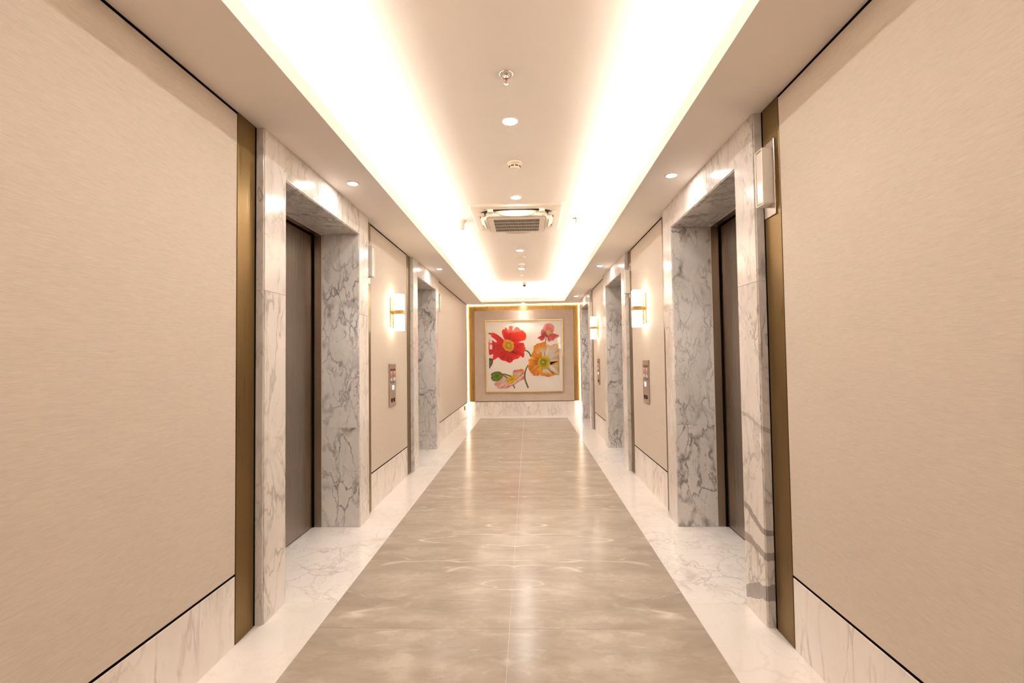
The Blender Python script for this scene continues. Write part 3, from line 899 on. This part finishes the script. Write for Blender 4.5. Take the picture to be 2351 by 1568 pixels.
# ------------------------------------------------------------------ call panels
def make_call(loc, rz, label):
    r = tag(empty('call_panel', loc, rz), label, 'call panel', 'elevator call panels')
    box('plate', 0.0005, 0.012, -0.115, 0.115, 0.0, 0.435, 'nickel', r, 0.003, 2)
    f = 1 if rz == 0 else -1
    for s, m in ((-1, 'screen_a'), (1, 'screen_b')):
        yc = f * s * 0.052
        box('screen_bezel', 0.010, 0.0128, yc - 0.041, yc + 0.041, 0.238, 0.382, 'dark', r)
        box('screen', 0.0125, 0.0134, yc - 0.038, yc + 0.038, 0.241, 0.379, m, r)
    k = box('keypad', 0.0122, 0.0140, f * 0.010 - 0.031, f * 0.010 + 0.031, 0.168, 0.214, 'keypad', r, 0.0006)
    box('key_mark', 0.0138, 0.0146, f * 0.010 - 0.010, f * 0.010 + 0.010, 0.177, 0.186, 'key_mark', k)
    box('key_mark', 0.0138, 0.0146, f * 0.010 - 0.007, f * 0.010 + 0.007, 0.198, 0.203, 'key_mark', k)
    for yb in (-0.040, 0.040):
        bm = bmesh.new()
        bmesh.ops.create_cone(bm, cap_ends=True, segments=20, radius1=0.021, radius2=0.019, depth=0.006, matrix=Matrix.Translation((0.014, yb, 0.062)) @ Matrix.Rotation(math.pi / 2, 4, 'Y'))
        bt = mesh_obj('button', bm, 'dark', r)
        bm = bmesh.new()
        bmesh.ops.create_cone(bm, cap_ends=True, segments=3, radius1=0.009, radius2=0.008, depth=0.002, matrix=Matrix.Translation((0.0178, yb, 0.062)) @ Matrix.Rotation(math.pi / 2, 4, 'Y'))
        mesh_obj('arrow', bm, 'nickel', bt)
    return r
make_call((XL, YM, 0.862), 0.0, 'metal elevator call panel with two small screens under the left sconce')
make_call((XR, YM, 0.866), math.pi, 'metal elevator call panel on the right wall below the nearer sconce')
make_call((XR, YM + 3.263, 0.866), math.pi, 'distant metal call panel on the right wall below the farther sconce')

# ------------------------------------------------------------------ hall lanterns (floor indicator lights)
def make_lantern(loc, rz, label):
    r = tag(empty('hall_lantern', loc, rz), label, 'indicator lamp', 'elevator hall lanterns')
    box('back_plate', 0.0005, 0.007, -0.053, 0.053, 0.0, 0.364, 'lantern_plate', r, 0.0008)
    x1 = 0.052
    box('lens', 0.007, x1, -0.030, 0.030, 0.062, 0.318, 'acrylic', r, 0.002)
    for y in (-0.034, 0.034):
        box('lens_rib', 0.007, x1 + 0.004, y - 0.004, y + 0.004, 0.056, 0.324, 'white_metal', r, 0.001)
    box('lens_cap', 0.007, x1 + 0.002, -0.034, 0.034, 0.052, 0.058, 'white_metal', r, 0.001)
    box('lens_cap', 0.007, x1 + 0.002, -0.034, 0.034, 0.322, 0.328, 'white_metal', r, 0.001)
    return r
ZLN = 2.019
make_lantern((XL, 3.263 + PH + 0.090, ZLN), 0.0, 'white hall lantern on the thin bronze strip past the nearest left elevator')
make_lantern((XL, 6.526 + PH + 0.090, ZLN), 0.0, 'white hall lantern edge beside the farther left elevator, before the long panel')
make_lantern((XR, 3.263 - PH - 0.082, ZLN), math.pi, 'large clear white hall lantern on the nearest right bronze strip')
make_lantern((XR, 6.526 - PH - 0.082, ZLN), math.pi, 'slim white hall lantern before the middle right elevator, behind the sconce')
make_lantern((XR, 9.789 - PH - 0.082, ZLN), math.pi, 'tiny white hall lantern before the farthest right elevator')

# ------------------------------------------------------------------ ceiling fittings
def make_down(name, loc, rad, mat, label, group, beam=0.0):
    r = tag(empty(name, loc), label, 'downlight', group)
    lathe('trim_ring', [(rad + 0.010, 0.0), (rad + 0.010, -0.003), (rad + 0.004, -0.005), (rad, -0.004), (rad, -0.001)], 'white_metal', r, 28)
    lathe('lens', [(0.0, -0.0035), (rad * 0.7, -0.0035), (rad, -0.0030)], mat, r, 28)
    if beam:
        ld = bpy.data.lights.new('beam', 'SPOT')
        ld.energy = beam
        ld.color = (1.0, 0.94, 0.87)
        ld.spot_size = math.radians(95)
        ld.spot_blend = 0.8
        ld.shadow_soft_size = 0.03
        lo = bpy.data.objects.new('beam', ld)
        lo.location = (0, 0, -0.012)
        link(lo, r)
    return r
KX = -0.100
for y, lb in ((3.20, 'bright round downlight in the upper ceiling, nearest one beside the first sprinkler'),
              (4.755, 'bright round downlight just in front of the air conditioner'),
              (7.16, 'round downlight just behind the air conditioner'),
              (8.659, 'farthest round downlight of the upper ceiling, behind the far smoke detector')):
    make_down('ceiling_downlight', (KX, y, ZC), 0.047, 'down', lb, 'downlights along the ceiling centre')
for k, y in enumerate((1.65,)):  # unseen downlight, added along the row to light the near end
    make_down('ceiling_downlight', (KX, y, ZC), 0.047, 'down', ('round downlight in the upper ceiling just above the frame', 'round downlight in the upper ceiling straight above the viewer')[k], 'downlights along the ceiling centre')
for y, lb in ((3.263, 'round downlight in the left soffit above the nearest left elevator'), (6.526, 'round downlight in the left soffit above the farther left elevator')):
    make_down('soffit_downlight', (-1.204, y, ZS), 0.033, 'down_soffit', lb, 'soffit downlights', 10.0)
for y, lb in ((3.263, 'round downlight in the right soffit above the nearest right elevator'), (6.52, 'round downlight in the right soffit above the middle right elevator'), (9.789, 'round downlight in the right soffit above the farthest right elevator')):
    make_down('soffit_downlight', (0.993, y, ZS), 0.033, 'down_soffit', lb, 'soffit downlights', 10.0)
make_down('soffit_downlight', (-0.098, 10.86, ZS), 0.033, 'down_soffit', 'round downlight in the soffit right above the flower picture', 'soffit downlights', 5.0)

def make_sprinkler(loc, label, rad=0.040):
    r = tag(empty('fire_sprinkler', loc), label, 'sprinkler', 'ceiling sprinklers')
    lathe('escutcheon', [(rad, 0.0), (rad, -0.004), (rad * 0.85, -0.009), (rad * 0.35, -0.010), (rad * 0.3, -0.004)], 'chrome', r, 28)
    lathe('body', [(0.013, -0.004), (0.013, -0.018), (0.009, -0.022), (0.009, -0.026)], 'chrome', r, 16)
    lathe('bulb', [(0.0, -0.024), (0.004, -0.026), (0.004, -0.042), (0.0, -0.044)], 'red_bulb', r, 10)
    for s in (-1, 1):
        bm = bmesh.new()
        path = [(0.010, -0.022), (0.015, -0.030), (0.013, -0.040), (0.003, -0.046)]
        secs = []
        for x, z in path:
            secs.append([(s * (x - 0.0018), -0.002, z), (s * (x + 0.0018), -0.002, z), (s * (x + 0.0018), 0.002, z), (s * (x - 0.0018), 0.002, z)])
        bm_loft(bm, secs)
        mesh_obj('frame_arm', bm, 'chrome', r)
    lathe('deflector', [(0.0, -0.046), (0.005, -0.046), (0.014, -0.052), (0.014, -0.054), (0.0, -0.054)], 'chrome', r, 20)
    return r
make_sprinkler((-0.102, 2.66, ZC), 'chrome fire sprinkler with red bulb, nearest one overhead', 0.042)
make_sprinkler((0.581, 5.535, ZC), 'small chrome fire sprinkler to the right of the air conditioner')
make_sprinkler((-0.092, 9.308, ZC), 'tiny far fire sprinkler in front of the dome camera', 0.030)

def make_smoke(loc, label):
    r = tag(empty('smoke_detector', loc), label, 'smoke detector', 'smoke detectors')
    lathe('base', [(0.060, 0.0), (0.060, -0.012), (0.056, -0.018), (0.052, -0.018)], 'detector', r, 32)
    lathe('body', [(0.053, -0.016), (0.051, -0.030), (0.045, -0.036), (0.043, -0.040), (0.038, -0.050), (0.034, -0.053), (0.0, -0.055)], 'detector', r, 32)
    for k in range(8):
        a = 2 * math.pi * (k + 0.5) / 8
        bm = bmesh.new()
        ca, sa = math.cos(a), math.sin(a)
        secs = []
        for da in (-0.26, 0.0, 0.26):
            c2, s2 = math.cos(a + da), math.sin(a + da)
            secs.append([(0.0455 * c2, 0.0455 * s2, -0.0335), (0.0515 * c2, 0.0515 * s2, -0.0335), (0.0465 * c2, 0.0465 * s2, -0.0395), (0.0405 * c2, 0.0405 * s2, -0.0395)])
        bm_loft(bm, secs)
        mesh_obj('vent_slot', bm, 'ac_dark', r)
    return r
make_smoke((-0.088, 3.90, ZC), 'cream round smoke detector between the two nearest downlights')
make_smoke((-0.094, 8.209, ZC), 'far small smoke detector behind the ceiling speaker')

r = tag(empty('ceiling_speaker', (-0.093, 7.666, ZC)), 'flat round ceiling speaker behind the air conditioner', 'speaker')
lathe('rim', [(0.078, 0.0), (0.078, -0.004), (0.071, -0.007), (0.068, -0.004)], 'white_metal', r, 32)
lathe('grille', [(0.0, -0.005), (0.04, -0.0048), (0.069, -0.004)], 'detector', r, 32)

r = tag(empty('dome_camera', (-0.058, 10.30, ZC)), 'small black and white dome camera at the far end of the ceiling', 'camera')
lathe('housing', [(0.050, 0.0), (0.050, -0.045), (0.044, -0.052), (0.036, -0.052)], 'white_metal', r, 28)
lathe('dome', [(0.036, -0.050), (0.034, -0.064), (0.026, -0.078), (0.013, -0.086), (0.0, -0.088)], 'black_gloss', r, 24)

r = tag(empty('exit_horn', (-0.775, 5.53, ZC)), 'white cup-shaped detector left of the air conditioner', 'detector')
lathe('base', [(0.075, 0.0), (0.075, -0.008), (0.070, -0.016), (0.060, -0.018)], 'white_metal', r, 32)
lathe('cup', [(0.058, -0.016), (0.054, -0.060), (0.048, -0.100), (0.044, -0.104), (0.0, -0.106)], 'white_metal', r, 32)
r.name = 'cup_detector'

# ------------------------------------------------------------------ air conditioner cassette
AW = 0.985
ac = tag(empty('air_conditioner', (-0.106, 5.437, ZC)), 'square cream ceiling cassette air conditioner with a dark grille', 'air conditioner')
bm = bmesh.new()
def sq(w, r, z, seg=6):
    return [(x, y, z) for x, y in rrect(w, w, r, seg)]
bm_loft(bm, [sq(AW, 0.02, 0.0), sq(AW, 0.02, -0.018), sq(AW - 0.02, 0.02, -0.026), sq(0.84, 0.16, -0.034)])
mesh_obj('fascia', bm, 'ac_plastic', ac)
bm = bmesh.new()
bm_loft(bm, [sq(0.825, 0.19, -0.030), sq(0.815, 0.19, -0.036)])
mesh_obj('outlet_ring', bm, 'ac_dark', ac)
bm = bmesh.new()
bm_loft(bm, [sq(0.735, 0.19, -0.030, 8), sq(0.725, 0.19, -0.070, 8), sq(0.70, 0.18, -0.086, 8), sq(0.66, 0.16, -0.090, 8)])
body = mesh_obj('centre_body', bm, 'ac_plastic', ac)
for a in range(4):     # bridges across the outlet ring at the four corners' ends
    for s in (-1, 1):
        bm = bmesh.new()
        bm_box(bm, s * 0.275 - 0.03, s * 0.275 + 0.03, -0.425, -0.345, -0.062, -0.030, 0.004)
        o = mesh_obj('ring_bridge', bm, 'ac_plastic', ac)
        o.rotation_euler = (0, 0, a * math.pi / 2)
# lift-off intake panel with a seam, then the grille
bm = bmesh.new()
bm_loft(bm, [sq(0.640, 0.03, -0.088), sq(0.640, 0.03, -0.0915)])
mesh_obj('panel_seam', bm, 'ac_dark', ac)
bm = bmesh.new()
bm_loft(bm, [sq(0.634, 0.03, -0.088), sq(0.634, 0.03, -0.094)])
mesh_obj('intake_panel', bm, 'ac_plastic', ac)
bm = bmesh.new()
bm_box(bm, -0.252, 0.252, -0.252, 0.252, -0.096, -0.088)
mesh_obj('intake_opening', bm, 'ac_dark', ac)
bm = bmesh.new()
for i in range(41):
    x = -0.252 + 0.504 * i / 40
    bm_box(bm, x - 0.0014, x + 0.0014, -0.252, 0.252, -0.099, -0.0955)
gr = tag(mesh_obj('grille_slats', bm, 'ac_plastic', ac), kind='stuff')
for i in range(5):
    yb = -0.252 + 0.504 * i / 4
    box('grille_bar', -0.256, 0.256, yb - 0.0035, yb + 0.0035, -0.0995, -0.0955, 'ac_plastic', ac)
for a in range(4):
    bm = bmesh.new()
    secs = []
    n = 12
    for i in range(n + 1):
        t = -1 + 2 * i / n
        x = t * 0.235
        dep = 0.055 * (1 - 0.75 * abs(t) ** 3)
        prof = []
        for q in range(6):
            u = q / 5
            prof.append((x, -0.352 - 0.012 - dep * (u - 0.2), -0.052 - 0.050 * (1 - abs(t) ** 3) * (1 - u) ** 1.3 + 0.004 * u))
        back = [(px, py + 0.003, pz + 0.005) for px, py, pz in reversed(prof)]
        secs.append(prof + back)
    bm_loft(bm, secs)
    o = mesh_obj('air_flap', bm, 'ac_plastic', ac, True)
    o.rotation_euler = (0, 0, a * math.pi / 2)
box('sensor_window', -0.345, -0.325, -0.425, -0.413, -0.0345, -0.031, 'ac_dark', ac)
box('badge_dot', -0.292, -0.286, -0.03, -0.02, -0.0955, -0.093, 'chrome', ac)

# ------------------------------------------------------------------ wall socket on the left skirting
r = tag(empty('wall_socket', (XL, 10.54, 0.196)), 'small metal wall socket in the left skirting near the picture wall', 'socket')
box('plate', 0.0005, 0.008, -0.060, 0.060, 0.0, 0.086, 'nickel', r, 0.002)
for z in (0.026, 0.060):
    box('slot', 0.0075, 0.0086, -0.012, 0.012, z - 0.008, z + 0.008, 'dark', r)
